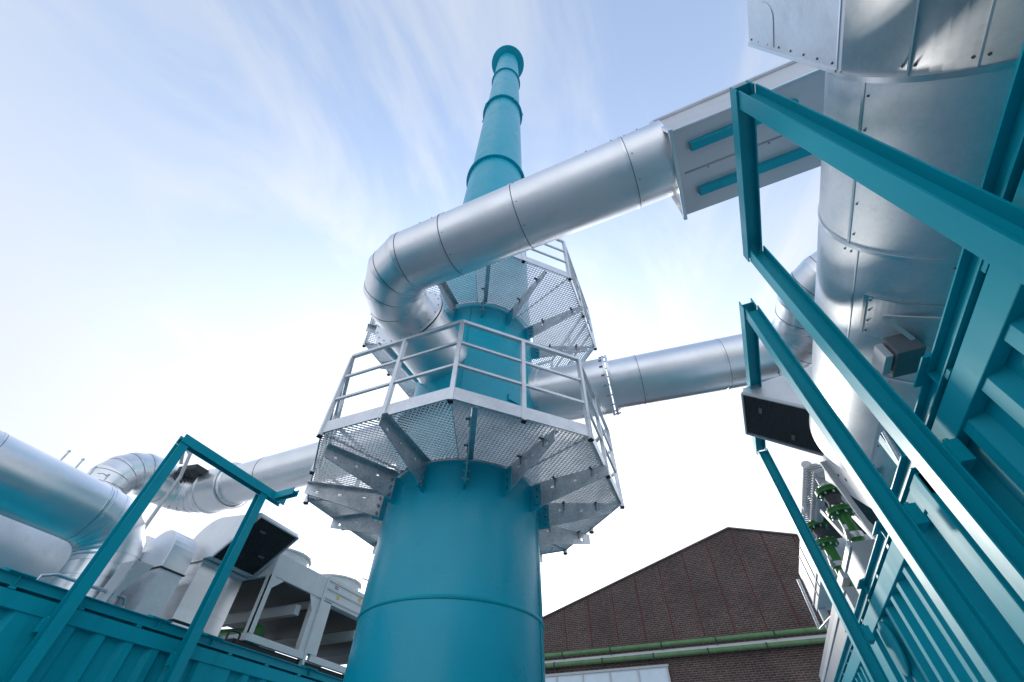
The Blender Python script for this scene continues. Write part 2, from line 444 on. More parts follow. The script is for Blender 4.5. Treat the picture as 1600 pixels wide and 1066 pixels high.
# --- rectangular damper box at the end of the upper duct
bx = thing('damper_box', 'light grey rectangular duct box above the teal post frame, joined to the highest duct', 'duct box', (1.7, 1.85, 3.85))
m = MB(); X0, X1 = .80, 2.6
m.hexa([(X0,1.46,3.86),(X1,1.46,3.86),(X1,2.27,3.86),(X0,2.27,3.86),(X0,1.60,4.62),(X1,1.60,4.62),(X1,2.20,4.62),(X0,2.20,4.62)])
m.build('casing', sheet, bx, bevel=.004)
m = MB()
m.bar((X0-.012,1.43,3.845),(X0-.012,2.30,3.845), .03, .03); m.bar((X0-.012,1.445,3.84),(X0-.012,1.59,4.63), .03, .03, (1,0,0)); m.bar((X0-.012,2.285,3.84),(X0-.012,2.21,4.63), .03, .03, (1,0,0)); m.bar((X0-.012,1.58,4.635),(X0-.012,2.22,4.635), .03,.03)
m.bar((X0,1.455,3.852),(X1,1.455,3.852),.012,.02); m.bar((X0,1.585,4.63),(X1,1.585,4.63),.03,.03)
m.build('frame_angle', seam, bx)
m = MB(); m.bar((X0+.05,1.86,3.856),(X1,1.86,3.856),.012,.004)
for x in (1.05,1.3,1.55,1.8): m.dot((x,1.88,3.856),(0,0,-1),.008)
m.build('joint', bolt, bx)
for y, x0, x1 in ((1.63, .92, 1.75), (2.06, .94, 1.92)):
    m = MB(); m.bar((x0,y,3.80),(x1,y,3.80), .07, .004)
    m.box(x0,x1,y-.035,y-.031,3.802,3.858); m.box(x0,x1,y+.031,y+.035,3.802,3.858); m.build('support_rail', teal, bx)

# --- right duct
d2 = thing('exhaust_duct', 'silver duct running from the chimney to the right behind the teal post frames', 'duct', (CX+.8, 4.5, ZD-.07), 'silver exhaust ducts')
z2 = 4.15; dy = .119
def P2(x): return V((x, 4.42+dy*(x-CX)*.993, z2))
m = MB(); m.tube([P2(-1.75), P2(-.56)], .405, 64); nz = m.build('nozzle', alu, d2)
m = MB(); m.band(P2(-.55),(1,dy,0), .440, .03, .1, 64); m.band(P2(-.50),(1,dy,0), .440, .03, .14, 64); fl = m.build('flange', alu, d2)
m = MB(); m.band(P2(-1.52),(1,dy,0), .425, .03, .03, 64); m.build('end_collar', alu, d2)
m = MB()
for k in range(18):
    a = 2*math.pi*k/18; q = P2(-.525)+V((0,.420*math.cos(a),.420*math.sin(a))); m.cyl(q-V((.038,0,0)), q+V((.038,0,0)), .009, 6)
m.build('bolt_ring', bolt, fl)
XE = 2.05; rb = .50; yE = P2(XE-rb).y
m = MB(); m.tube([P2(-.49), P2(XE-rb-.05)], rp, 64); st = m.build('straight_pipe', alu, d2)
m = MB()
for x in (-.12, .98): m.band(P2(x),(1,dy,0), rp+.006, .022, .010, 64, .008)
m.build('seam', [seam, rivet], st)
rivrow(st, P2, (-.07,1.03), rp, (-60,-100,-140,170))
A = arc((XE-rb, yE-rb, z2), rb, 90, 0, 5, (1,0,0), (0,1,0)); B = arc((XE+rb, 4.30, z2), rb, 180, 270, 5, (1,0,0), (0,1,0))
ep = [P2(XE-rb-.05)] + A[0:] + B + [V((3.3, 3.80, z2))]
m = MB(); m.tube(ep, rp, 64); eo = m.build('elbow', alu, d2)
m = MB(); seams(m, ep, rp); m.build('seam', [seam, rivet], eo)

# --- left duct
d3 = thing('exhaust_duct', 'silver duct leaving the chimney to the left above the teal goalpost frame', 'duct', (CX-.8, 4.55, ZD), 'silver exhaust ducts')
z3 = 4.15; y3 = 4.60
m = MB(); m.tube([(-2.9,y3-.1,z3),(-4.0,y3-.02,z3)], .40, 64); m.build('nozzle', alu, d3)
m = MB(); m.band((-4.0,y3-.02,z3),(1,0,0), .45, .05, .1, 64); m.build('flange', alu, d3)
m = MB(); m.tube([(-4.0,y3,z3),(-7.75,y3,z3)], rp, 64); st = m.build('straight_pipe', alu, d3)
m = MB()
for x in (-5.3,-6.9): m.band((x,y3,z3),(1,0,0), rp+.006, .022, .010, 64, .008)
m.build('seam', [seam, rivet], st)
m = MB(); m.tube([(-7.70,y3,z3),(-7.80,y3,z3),(-8.30,y3,z3)],[.36,.40,.40], 64); m.band((-7.76,y3,z3),(1,0,0), .425, .03, .03, 64); m.band((-8.30,y3,z3),(1,0,0), .415, .03, .03, 64); m.build('expansion_joint', alu, d3)
XE = -8.95; rb = .52
A = arc((XE+rb, y3-rb, z3), rb, 90, 180, 6, (1,0,0), (0,1,0)); B = arc((XE, 3.78, z3-.52), .52, 90, 0, 5, (0,-1,0), (0,0,1))
B = [V((XE, 3.78-.52*math.sin(R(90*k/5)), z3-.52+.52*math.cos(R(90*k/5)))) for k in range(6)]
ep = [V((-8.30,y3,z3))] + A + B + [V((XE, 3.26, 1.3))]
m = MB(); m.tube(ep, rp, 64); eo = m.build('elbow', alu, d3)
m = MB(); seams(m, ep, rp); m.build('seam', [seam, rivet], eo)

# --- sensor box and its cable conduit on the left duct
sb = thing('sensor_box', 'small grey instrument box with looping cables on the left duct elbow', 'sensor', (-8.5, 3.98, 4.2))
m = MB(); m.hexa([(-8.62,3.95,4.26),(-8.18,4.0,4.24),(-8.18,4.30,4.24),(-8.62,4.30,4.26),(-8.62,3.95,4.38),(-8.18,4.0,4.36),(-8.18,4.30,4.36),(-8.62,4.30,4.38)]); m.build('housing', dsteel, sb, bevel=.006)
m = MB()
for k in range(5):
    x = -8.55+.09*k; m.tube([(x,3.98,4.27),(x+.03,3.90,4.18),(x+.08,3.90+.02*k,4.10),(x+.05,4.05,4.04)], .010, 8)
m.tube([(-8.45,3.9,4.36),(-8.40,3.72,4.50),(-8.30,3.70,4.55),(-8.25,3.85,4.42)], .008, 8)
m.build('cable', black, sb)
cu = MB(); cu.tube([(-8.42,3.85,4.34),(-8.25,3.68,4.47),(-8.10,3.66,4.46),(-8.04,3.72,4.36),(-8.15,3.85,4.0),(-8.25,3.85,2.2),(-8.3,3.85,1.35)], .030, 14)
tag(cu.build('cable_conduit', lgrey, None), 'thin grey conduit dropping from the instrument box behind the goalpost', 'conduit')

# ------------------------------------------------------------------ brick building
YB = 22.
bb = thing('brick_building', 'dark brick building with a gabled roofline behind the chimney', 'building', (1.4, YB, -H))
pts = [(-20,-H),(9.5,-H),(9.5,6.75),(1.41,9.15),(-8.1,6.42),(-20,3.05)]
m = MB(); m.prism([(x,YB,z) for x,z in pts], (0,10,0)); wl = m.build('wall', brick, bb)
m = MB()
for (xa,za),(xb,zb_) in zip(pts[2:-1], pts[3:]): m.bar((xa,YB-.02,za+.02),(xb,YB-.02,zb_+.02), .14, .05)
m.build('coping', flash, bb)
def roofz(x): return 9.15-(x-1.41)*.297 if x > 1.41 else 9.15+(x-1.41)*.287
for k in range(22):
    x = -17.6+1.19*k
    if x > 8.5: break
    m = MB(); m.box(x-.022, x+.022, YB-.006, YB+.01, 5.1, roofz(x)-.08); m.build('movement_joint', redc, bb)
# lower storey stands a little proud
m = MB(); m.box(-20, 9.4, YB-.10, YB+.02, -H, 4.40); m.build('lower_wall', brick, bb)
# window strip
wn = MB(); wn.m = 0
for x in (-8.6,-7.42,-6.24,-5.06,-3.88,-2.70): wn.box(x-.035,x+.035,YB-.17,YB-.10,2.6,4.19)
wn.box(-8.65,-2.62,YB-.19,YB-.10,4.19,4.27); wn.box(-8.65,-2.62,YB-.19,YB-.10,2.5,2.6)
wf = wn.build('window', lgrey, bb)
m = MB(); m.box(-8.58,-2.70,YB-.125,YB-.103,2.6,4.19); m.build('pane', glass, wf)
for z, lab, rr in ((4.90,'upper green pipe running across the dark brick wall',.088), (4.55,'lower green pipe just below its twin on the brick wall',.085)):
    p = thing('wall_pipe', lab, 'pipe', (-3, YB-.35, z), 'green pipes along the brick wall')
    dz = (z-4.55)*.25
    m = MB(); m.cyl((-19,YB-.34,z),(9,YB-.34,z-.02), rr, 20); m.build('pipe_run', greeno, p)
    for k in range(12):
        x = -16+2.15*k + (.4 if z > 4.7 else 0)
        m = MB(); m.bar((x,YB-.34,z-rr-.06),(x,YB-.10 if z < 4.5 else YB,z-rr-.06), .05, .04); m.bar((x,YB-.34,z-rr-.08),(x,YB-.34,z-rr+.01), .04,.04,(1,0,0)); m.band((x,YB-.34,z),(1,0,0),rr+.012,.05,.02,20)
        m.build('pipe_bracket', dsteel, p)
m = MB(); m.box(-19, 9, YB-.22, YB-.102, 4.62, 4.74); tag(m.build('cable_tray', sheet), 'narrow grey cable tray between the two green wall pipes', 'cable tray')

# ------------------------------------------------------------------ containers
def container(sx, xf, w, y0, y1, label, flats, group='teal containers'):
    """sx: +1 face looks to -X (right side), -1 face looks to +X"""
    X = lambda t: xf + sx*t                       # t: depth into the container
    root = thing('container', label, 'container', (X(w/2), (y0+y1)/2, -H), group)
    bx_ = lambda m, t0, t1, ya, yb, z0, z1: m.box(min(X(t0),X(t1)), max(X(t0),X(t1)), ya, yb, z0, z1)
    m = MB(); bx_(m, 0, .06, y0, y1, 1.085, 1.20); m.build('top_rail', tealct, root, bevel=.004)
    m = MB(); bx_(m, 0, .08, y0, y1, -1.35, -1.19); m.build('bottom_rail', tealct, root)
    for a, b in ((y0, y0+.16), (y1-.16, y1)):
        m = MB(); bx_(m, -.004, .14, a, b, -1.35, 1.203); m.build('corner_post', tealct, root, bevel=.006)
    # corrugated side
    prof = []; y = y0+.15; t_in = .062; t_out = .012; ph = 0
    lens = (.072, .040, .118, .040)
    zones = sorted(flats)
    prof.append((y, t_out))
    while y < y1-.35:
        fl = [z for z in zones if z[0] <= y < z[1]]
        if fl:
            y = fl[0][1]; prof.append((y, t_out)); continue
        y2 = y+lens[0]; prof.append((y2,t_out)); y2 += lens[1]; prof.append((y2,t_in)); y2 += lens[2]; prof.append((y2,t_in)); y2 += lens[3]; prof.append((y2,t_out)); y = y2
    prof.append((y1-.15, t_out))
    m = MB(); b = len(m.v)
    for y, t in prof: m.v += [V((X(t),y,-1.2)), V((X(t),y,1.09)), V((X(t+.004),y,-1.2)), V((X(t+.004),y,1.09))]
    for i in range(len(prof)-1):
        q = 4*i; m.face((q,q+4,q+5,q+1) if sx < 0 else (q+1,q+5,q+4,q)); m.face((q+2,q+3,q+7,q+6))
    m.build('corrugated_side', tealct, root)
    m = MB(); bx_(m, .055, w, y0+.01, y1-.01, 1.13, 1.19); bx_(m, .10, w, y0+.02, y1-.02, 1.192, 1.26); m.build('roof', tealct, root)  # upper slab added as backing, blocks sky showing under the roof beam
    m = MB(); bx_(m, w-.06, w, y0, y1, -1.35, 1.18); bx_(m, .05, w, y0+.02, y0+.05, -1.35, 1.18); bx_(m, .05, w, y1-.05, y1-.02, -1.35, 1.18); m.build('end_wall', tealct, root)
    m = MB(); bx_(m, .0, w, y0+.1, y1-.1, -H, -1.352); m.build('plinth', concrete, root)
    return root
XR, XL, W = 1.12, -5.20, 2.44
cR1 = container(1, XR, W, -5.2, 2.44, 'teal container nearest on the right, cut by the right edge of the picture', [(2.10,2.3)])
cR2 = container(1, XR, W, 2.60, 14.0, 'teal container farther along the right side, with a round cover plate', [(4.98,5.75)])
cL1 = container(-1, XL, W, -5.2, 12.0, 'teal container along the lower left edge of the picture', [(1.95,2.36),(3.62,4.05)])
m = MB(); m.tube([(XR+.002,4.70,.90),(XR-.012,4.70,.90)], .17, 40); m.build('cover_plate', tealct, cR2)

def roofbeam(sx, xf, y0, y1, label, gussets):
    X = lambda t: xf + sx*t
    root = thing('roof_beam', label, 'steel beam', (xf, (y0+y1)/2, 1.22), 'channel beams on the container roofs')
    bx_ = lambda m, t0, t1, ya, yb, z0, z1: m.box(min(X(t0),X(t1)), max(X(t0),X(t1)), ya, yb, z0, z1)
    m = MB(); bx_(m, .028, .034, y0, y1, 1.231, 1.298); bx_(m, -.004, .07, y0, y1, 1.298, 1.305); bx_(m, -.004, .07, y0, y1, 1.224, 1.231)
    m.build('channel', teal, root)
    m = MB(); y = y0+.4
    while y < y1: bx_(m, .0, .06, y, y+.05, 1.2035, 1.2235); y += .55
    m.build('spacer', teal, root)
    for y in gussets:
        m = MB(); bx_(m, -.002, .028, y-.004, y+.004, 1.232, 1.297); bx_(m, -.03, .16, y-.10, y+.10, 1.3055, 1.313)
        m.prism([(X(-.03),y-.10,1.314),(X(.10),y-.10,1.314),(X(.10),y-.10,1.345)], (0,.008,0)); m.build('gusset', teal, root)
roofbeam(1, XR, -5.2, 2.44, 'teal channel beam on the roof edge of the nearest right container', (1.91,))
roofbeam(1, XR, 2.60, 14, 'teal channel beam on the roof edge of the farther right container', (3.51, 4.6, 5.9))
roofbeam(-1, XL, -5.2, 12, 'teal channel beam on the roof edge of the left container', (1.82, 3.1, 3.75, 5.3, 6.9))

# ------------------------------------------------------------------ goalpost frames
def hsec(m, a, b, fl, w=.10, h=.10, t=.006, tf=.008):
    """H section from a to b; fl = direction normal to the flanges"""
    a = V(a); b = V(b); d = (b-a).normalized(); n = V(fl).normalized(); s_ = d.cross(n).normalized()
    for sg in (-1, 1):
        o = n*(sg*(h/2-tf/2)); m.bar(a+o, b+o, w, tf, n)
    m.bar(a, b, t, h-2*tf, n)
def goalpost(x, ya, yb, zt, label, base_side, over=.0, over0=.055):
    root = thing('post_frame', label, 'steel frame', (x, (ya+yb)/2, -H), 'teal steel post frames')
    for y in (ya, yb):
        m = MB(); hsec(m, (x,y,-H),(x,y,zt), (1,0,0)); m.build('post', teal, root)
        m = MB(); xb = x + base_side*.05
        m.box(min(xb, xb+base_side*.05), max(xb, xb+base_side*.05), y-.07, y+.07, .98, 1.08)
        for q in (-.045,.045): m.cyl((xb+base_side*.02,y+q,1.075),(xb+base_side*.02,y+q,1.095), .012, 6)
        m.build('clamp', teal, root)
    m = MB(); hsec(m, (x-base_side*.012,ya-over0,zt+.0495),(x-base_side*.012,yb+.055+over,zt+.0495), (1,0,0), .10, .10); m.build('head_beam', teal, root)
    return root
goalpost(1.02, 1.04, 2.16, 2.80, 'teal steel goalpost frame nearest on the right, under the grey duct box', 1)
goalpost(.955, 2.72, 4.88, 2.80, 'teal steel goalpost frame farther right, in front of the dark louvred hood', 1)
gl = goalpost(-5.09, 2.22, 3.42, 2.80, 'teal steel goalpost frame standing against the left container', -1, .28)
m = MB(); hsec(m, (-5.02,3.60,2.85),(-4.70,3.60,2.85), (0,1,0), .09,.09); m.build('cross_stub', teal, gl)

# ------------------------------------------------------------------ big cylinder on right container
xc, zc, rc = 1.655, 2.09, .527  # whole silencer scaled down about the camera, result baked into this section's numbers
bc = thing('silencer', 'huge silver cylinder lying along the right container roof, riveted panel on its side', 'silencer', (xc, 2.2, 1.31))
def on(ang, y, r=rc): return V((xc+r*math.cos(R(ang)), y, zc+r*math.sin(R(ang))))
YE = 3.70
m = MB(); m.tube([(xc,.84,zc),(xc,YE,zc)], rc, 128); bd = m.build('barrel', alub, bc)
m = MB()
for y in (1.64, 2.49): m.band((xc,y,zc),(0,1,0), rc+.006, .018, .009, 128)
m.band((xc,.846,zc),(0,1,0), rc+.009, .022, .014, 128)
def strip(m, ang, y0, y1, w=.02, r=rc):
    q0 = on(ang,y0,r+.0007); q1 = on(ang,y1,r+.0007); m.bar(q0,q1, w, .004, on(ang,0,r)-V((xc,0,zc)))
strip(m, -166, .855, 1.63, .012); strip(m, -160, 1.65, 2.48, .008); strip(m, -135, 2.50, YE, .008)
m.build('seam', seam, bd)
def rdot(m, ang, y, r=rc, s=.0072): m.dot(on(ang,y,r), on(ang,y,r)-V((xc,y,zc)), s, .004)
m = MB()
for y in (.91,1.05,1.22,1.40,1.57): rdot(m,-163.5,y)
for a in (-168,-164): rdot(m,a,1.675)
for a in (-120,-116): rdot(m,a,1.68)
for y in (2.7,2.95,3.2,3.45): rdot(m,-132.5,y)
m.build('rivet', rivet, bd)
# housing nearer than the cylinder: U section with flat sides
m = MB(); yA, yB_ = -2.8, .84; rr = rc+.005; ZT = 3.02
prof = [(xc-rr,ZT),(xc-rr,zc)] + [(xc+rr*math.cos(R(180+180*k/48)), zc+rr*math.sin(R(180+180*k/48))) for k in range(1,48)] + [(xc+rr,zc),(xc+rr,ZT)]
b = len(m.v)
for x,z in prof: m.v += [V((x,yA,z)),V((x,yB_,z))]
for i in range(len(prof)-1): m.face((b+2*i,b+2*i+2,b+2*i+3,b+2*i+1), 1 <= i < len(prof)-2)
m.face([b+2*i+1 for i in range(len(prof))]); m.face([b+2*i for i in range(len(prof))][::-1]); n_ = len(prof)
m.face((b+1,b,b+2*n_-2,b+2*n_-1))
m.build('housing', alub, bc)
m = MB()
m.box(xc-rr-.004,xc-rr,-2.8,.84,2.114,2.124); m.box(xc-rr-.004,xc-rr+.014,.830,.848,2.09,3.03)
strip(m, -149, -2.8, .84, .007, rr); strip(m, -129, -2.8, .84, .007, rr)
m.build('edge_strip', seam, bc)
m = MB()
for z in (2.155,2.275,2.395,2.52,2.645,2.77,2.885,2.98): m.dot((xc-rr-.0007,.809,z),(-1,0,0),.0072,.004)
for a in (-151,-147,-131,-127): rdot(m,a,.80,rr)
m.build('rivet', rivet, bc)
m = MB(); ox = xc-rr-.0007; poly = [(ox,.816,2.70),(ox,.816,2.91),(ox,.686,2.91)] + [(ox,.686-.07*math.sin(R(180*k/10)),2.805+.105*math.cos(R(180*k/10))) for k in range(1,10)] + [(ox,.686,2.70)]
m.prism(poly, (-.003,0,0)); m.build('oval_patch', alub, bc)
# inspection panel on the barrel
m = MB(); n = 12; ya, yb = 1.905, 2.185
for i in range(n):
    A0 = -153+35*i/n; A1 = -153+35*(i+1)/n; r0, r1 = rc-.0015, rc+.004
    m.hexa([on(A0,ya,r0),on(A0,yb,r0),on(A1,yb,r0),on(A1,ya,r0),on(A0,ya,r1),on(A0,yb,r1),on(A1,yb,r1),on(A1,ya,r1)])
ip = m.build('inspection_panel', alub, bc)
m = MB()
strip(m,-152.5,ya,yb,.014,rc+.005)
for y in (ya,yb):
    for i in range(n):
        A0 = -153+35*i/n; A1 = -153+35*(i+1)/n; m.bar(on(A0,y,rc+.0063),on(A1,y,rc+.0063),.010,.004,on(A0,y)-V((xc,y,zc)))
m.build('panel_edge', seam, ip)
m = MB()
for y in (1.935,2.005,2.08,2.155): rdot(m,-150,y,rc+.0055,.006)
m.build('rivet', rivet, ip)
m = MB(); m.box(1.205,1.33,2.115,2.31,1.585,1.71); jb = m.build('junction_box', boxg, bc, bevel=.005)
m = MB(); m.box(1.163,1.200,2.14,2.285,1.60,1.695); m.build('box_lid', sheet, jb, bevel=.003)
m = MB(); m.bar(on(-142,2.0,.553), on(-128,2.115,.56), .021, .008); m.bar(on(-142,2.0,.553), on(-120,1.96,.56), .021, .008); m.build('strut', sheet, bc)
for y in (-.8, 3.1):
    for x0 in (xc-.36, xc+.28):
        m = MB(); m.box(x0,x0+.08,y-.04,y+.04,1.31,1.75); m.build('saddle_leg', teal, bc)
m = MB(); m.cyl((1.20,2.86,1.32),(1.24,2.86,1.60), .016, 16); m.tube([(1.20,2.86,1.32),(1.35,2.9,1.33)], .016, 16); tag(m.build('steel_tube', galv), 'slim bright steel tube rising behind the right container roof beam', 'pipe')

# ------------------------------------------------------------------ left roof plant
# duct with elbow down
XLc, ZLc, rl = -6.44, 2.34, .315
dl = thing('ventilation_duct', 'silver duct at the far left bending down into the container roof', 'duct', (XLc, 2.85, 1.31))
m = MB(); m.tube([(XLc,-3,ZLc),(XLc,2.38,ZLc)], rl, 64); st = m.build('straight_pipe', alu, dl)
m = MB()
for y in (1.22, 2.36): m.band((XLc,y,ZLc),(0,1,0), rl+.006, .022, .01, 64, .008)
m.build('seam', [seam, rivet], st)
ep = [V((XLc,2.38,ZLc))] + arc((XLc,2.42,ZLc-.44), .44, 90, 0, 6, (0,1,0), (0,0,1)) + [V((XLc,2.87,1.75)),V((XLc,2.88,1.60)),V((XLc,2.90,1.45)),V((XLc,2.92,1.30))]
rs = [rl]*8 + [.325,.345,.37,.39]
m = MB(); m.tube(ep, rs, 64); eo = m.build('elbow', alu, dl)
m = MB()
P = ep
for i in range(1, len(P)-1):
    d0 = (P[i]-P[i-1]).normalized(); dd = (P[i+1]-P[i]).normalized(); m.tube([P[i]-d0*.009, P[i], P[i]+dd*.009], rs[i]+.005, 48, True)
m.build('seam', [seam, rivet], eo)
# bigger cylinder behind, lower
m = MB(); m.tube([(-7.95,-3,2.05),(-7.95,3.0,2.05)], .70, 96); cy = m
rt = thing('silencer', 'large dull silver cylinder lying under the far left duct', 'silencer', (-7.95, 0, 1.31))
cy.build('barrel', alub, rt)
m = MB(); m.band((-7.95,1.9,2.05),(0,1,0),.708,.026,.012,96); m.band((-7.95,2.99,2.05),(0,1,0),.712,.03,.02,96); m.build('seam', [seam, rivet], rt)
# dark prop under duct
m = MB(); m.cyl((-6.46,1.52,2.10),(-5.92,1.52,1.31), .035, 20); tag(m.build('support_strut', dsteel), 'dark steel strut propping the far left duct off the roof', 'strut')
# four rods sticking up behind
rg = 'short grey rods above the far left duct'
for k, (y, l2) in enumerate(((2.04,'leftmost short grey rod standing up behind the far left duct'),(2.23,'second short grey rod from the left behind the far left duct'),(2.41,'third short grey rod from the left behind the far left duct'),(2.60,'rightmost short grey rod behind the far left duct, with a hooked wire'))):
    m = MB(); z1 = 3.19-.012*k; m.cyl((-7.3,y,2.0),(-7.3,y,z1-.02), .012, 10); m.cyl((-7.3,y,z1-.02),(-7.3,y,z1),.018,10)
    if k == 3: m.tube([(-7.3,y,3.12),(-7.3,y-.06,3.13),(-7.3,y-.12,3.10)],.006,6)
    tag(m.build('rod', galv), l2, 'rod', rg)

# louvred hoods -------------------------------------------------------
def hood(sx, xt, zt, y0, y1, label, xd=.56, zd=.41, backx=1.45):
    """intake hood: sloped opening from tip (xt, zt) to lower lip; sx=+1 opening looks to -X"""
    X = lambda t: xt + sx*t
    root = thing('intake_hood', label, 'air intake', (X(.9), (y0+y1)/2, 1.31), 'louvred intake hoods')
    # curved upper body profile in X-Z (closed polygon)
    prof = [(0.0,zt),(.02,zt+.045),(.50,zt+.13)]
    prof += [(.50+.0+(.34)*math.sin(R(90*k/8)), zt+.13-.34*(1-math.cos(R(90*k/8)))) for k in range(1,9)]
    xb = prof[-1][0]+.45
    prof = [(0.0,zt),(.02,zt+.045),(.75,zt+.12)] + [(.75+.42*math.sin(R(90*k/8)), zt+.12-.42*(1-math.cos(R(90*k/8)))) for k in range(1,9)]
    prof += [(prof[-1][0], zt-zd-.02), (xd, zt-zd)]
    poly = [(X(t), y0, z) for t, z in prof]
    if sx < 0: poly = poly[::1]
    m = MB(); m.prism(poly, (0, y1-y0, 0)); cs = m.build('curved_casing', hoodm, root, bevel=.004)
    tb = prof[-2][0]
    m = MB(); m.box(min(X(xd+.14),X(tb)), max(X(xd+.14),X(tb)), y0+.01, y1-.01, 1.31, zt-zd-.024); m.build('lower_casing', alu, root, bevel=.004)
    m = MB(); zz = zt-zd-.022
    m.box(min(X(xd+.12),X(tb+.015)), max(X(xd+.12),X(tb+.015)), y0-.012, y1+.012, zz-.012, zz+.010)
    for z in (1.62, 1.95): m.box(min(X(xd+.137),X(tb)), max(X(xd+.137),X(tb)), y0+.008, y1-.008, z, z+.008)
    m.build('joint_frame', seam, root)
    # opening frame + grille
    A = V((X(0),0,zt)); B = V((X(xd),0,zt-zd)); d = (B-A); L = d.length; d.normalize()
    nrm = V((-sx*abs(d.z), 0, -abs(d.x))).normalized()
    o = nrm*.012; m = MB()
    for y in (y0,y1): m.bar(A+V((0,y,0))+o, B+V((0,y,0))+o, .016, .030, nrm)
    for q in (A,B): m.bar(q+V((0,y0,0))+o, q+V((0,y1,0))+o, .016, .030, nrm)
    m.build('opening_frame', sheet, root)
    m = MB(); m.hexa([A+V((0,y0+.02,0))+nrm*.001, B+V((0,y0+.02,0))+nrm*.001, B+V((0,y1-.02,0))+nrm*.001, A+V((0,y1-.02,0))+nrm*.001,
            A+V((0,y0+.02,0))+nrm*.006, B+V((0,y0+.02,0))+nrm*.006, B+V((0,y1-.02,0))+nrm*.006, A+V((0,y1-.02,0))+nrm*.006])
    m.build('opening_mesh', dsteel if sx < 0 else rubber, root)
    m = MB(); N = 34
    for i in range(1,N):
        q = A + d*(L*i/N) + nrm*.012; m.bar(q+V((0,y0+.02,0)), q+V((0,y1-.02,0)), .004, .010, nrm)
    for yy in (y0+.25,): pass
    m.build('louvre', dark, root)
    for t, yy in ((.22,y0+.16),(.62,y1-.22)):
        q = A + d*(L*t) + nrm*.022; m = MB(); m.bar(q+V((0,yy,0)), q+V((0,yy+.09,0)), .03, .006, nrm); m.build('louvre_clip', boxg, root)
    return root
hood(-1, -5.02, 2.54, 3.50, 4.17, 'curved silver intake hood with dark mesh mouth behind the left goalpost')
hood(1, .815, 2.79, 3.725, 4.42, 'curved silver intake hood with dark louvres, partly hidden by the huge cylinder', .55, .42)

# round-backed ducts and sheet bracket between elbow and hood on the left
def nduct(x0, x1, y0, y1, zt, label):
    root = thing('air_duct', label, 'duct', ((x0+x1)/2,(y0+y1)/2,1.31), 'round-topped sheet ducts')
    r = (x1-x0)/2; xm = (x0+x1)/2
    poly = [(x0,y0,1.9)] + [(xm-r*math.cos(R(180*k/14)), y0, zt-r+r*math.sin(R(180*k/14))) for k in range(15)] + [(x1,y0,1.9)]
    m = MB(); m.prism(poly, (0,y1-y0,0)); m.build('upper_casing', alu, root, bevel=.004)
    m = MB(); m.box(x0+.005,x1-.005,y0+.005,y1-.005,1.31,1.885); m.build('lower_casing', alub, root)
    m = MB(); m.box(x0-.012,x1+.012,y0-.012,y1+.012,1.886,1.899); m.build('joint_frame', dsteel, root)
nduct(-6.30,-5.75,3.10,3.40,2.36,'small round-topped sheet duct just left of the left intake hood')
nduct(-6.95,-6.45,3.22,3.42,2.45,'narrow round-topped sheet duct close behind the duct elbow')
m = MB(); m.prism([(-5.75,2.84,1.87),(-5.75,3.03,1.875),(-5.75,2.81,1.42)], (-.008,0,0)); m.prism([(-5.76,2.838,1.87),(-5.76,2.79,1.32),(-6.0,2.79,1.32),(-6.0,2.838,1.87)], (0,-.008,0)); m.box(-6.0,-5.76,2.84,3.03,1.862,1.872); tag(m.build('sheet_bracket', sheet), 'triangular grey sheet bracket in front of the left duct elbow', 'bracket')
# pipes on roof edge
m = MB(); m.tube([(-5.45,3.30,1.31),(-5.45,3.30,1.37),(-5.45,3.36,1.40),(-5.45,3.72,1.40),(-5.45,3.76,1.37),(-5.45,3.76,1.31)], .014, 10); tag(m.build('grab_rail', dsteel), 'dark bent tube rail on the left roof edge below the hood', 'rail')
m = MB(); m.tube([(-5.32,3.98,1.31),(-5.32,3.98,1.43),(-5.32,4.02,1.45),(-5.32,4.12,1.45),(-5.32,4.14,1.43),(-5.32,4.14,1.31)], .012, 10); tag(m.build('grab_rail', dsteel), 'small dark hoop on the left roof edge next to the white cooler', 'rail')

m = MB(); m.tube([(-5.9,2.2,1.31),(-5.9,2.2,1.52),(-5.88,2.3,1.56),(-5.88,3.0,1.56),(-5.9,3.05,1.5),(-5.9,3.05,1.31)], .016, 10); tag(m.build('grab_rail', galv), 'low bright tube hoop at the foot of the ribbed left elbow', 'rail')
# dry cooler left ------------------------------------------------------
dc = thing('dry_cooler', 'white fan cooler on legs between the left hood and the chimney', 'cooler', (-6.4, 6, 1.31), 'white fan coolers')
xf, xb = -5.30, -7.60
m = MB(); m.box(xf-.05,xf,4.22,5.20,1.40,1.475); m.box(xf-.05,xf,5.32,8.2,1.40,1.475); m.box(xb,xf-.05,4.22,4.28,1.40,1.475); m.box(xb,xb+.05,4.28,8.2,1.40,1.475); m.build('base_frame', white, dc, bevel=.003)
for y in (4.22, 6.6): 
    m = MB(); m.box(xf-.09,xf+.003,y,y+.07,1.475,2.12); m.box(xf-.03,xf+.006,y,y+.03,1.475,2.12); m.build('leg', white, dc)
m = MB(); m.box(xf-.10,xf+.012,5.20,5.24,1.33,2.44); m.box(xf-.10,xf+.006,5.24,5.42,1.475,2.12); m.box(xf-.10,xf-.02,5.10,5.20,1.475,2.12); m.build('leg', white, dc, bevel=.003)
for y in (4.22, 5.24, 6.6):
    m = MB(); m.box(xb,xb+.08,y,y+.08,1.475,2.12); m.build('leg', white, dc)
m = MB(); m.box(xb,xf,4.22,5.20,2.12,2.40); m.build('fan_casing', white, dc, bevel=.006)
m = MB(); m.box(xb,xf+.006,5.242,8.2,2.10,2.44); pn = m.build('fan_casing', white, dc, bevel=.006)
m = MB()
for z in (2.14,2.26,2.37): m.box(xf+.006,xf+.016,5.25,8.2,z,z+.018)
m.build('ridge', lgrey, pn)
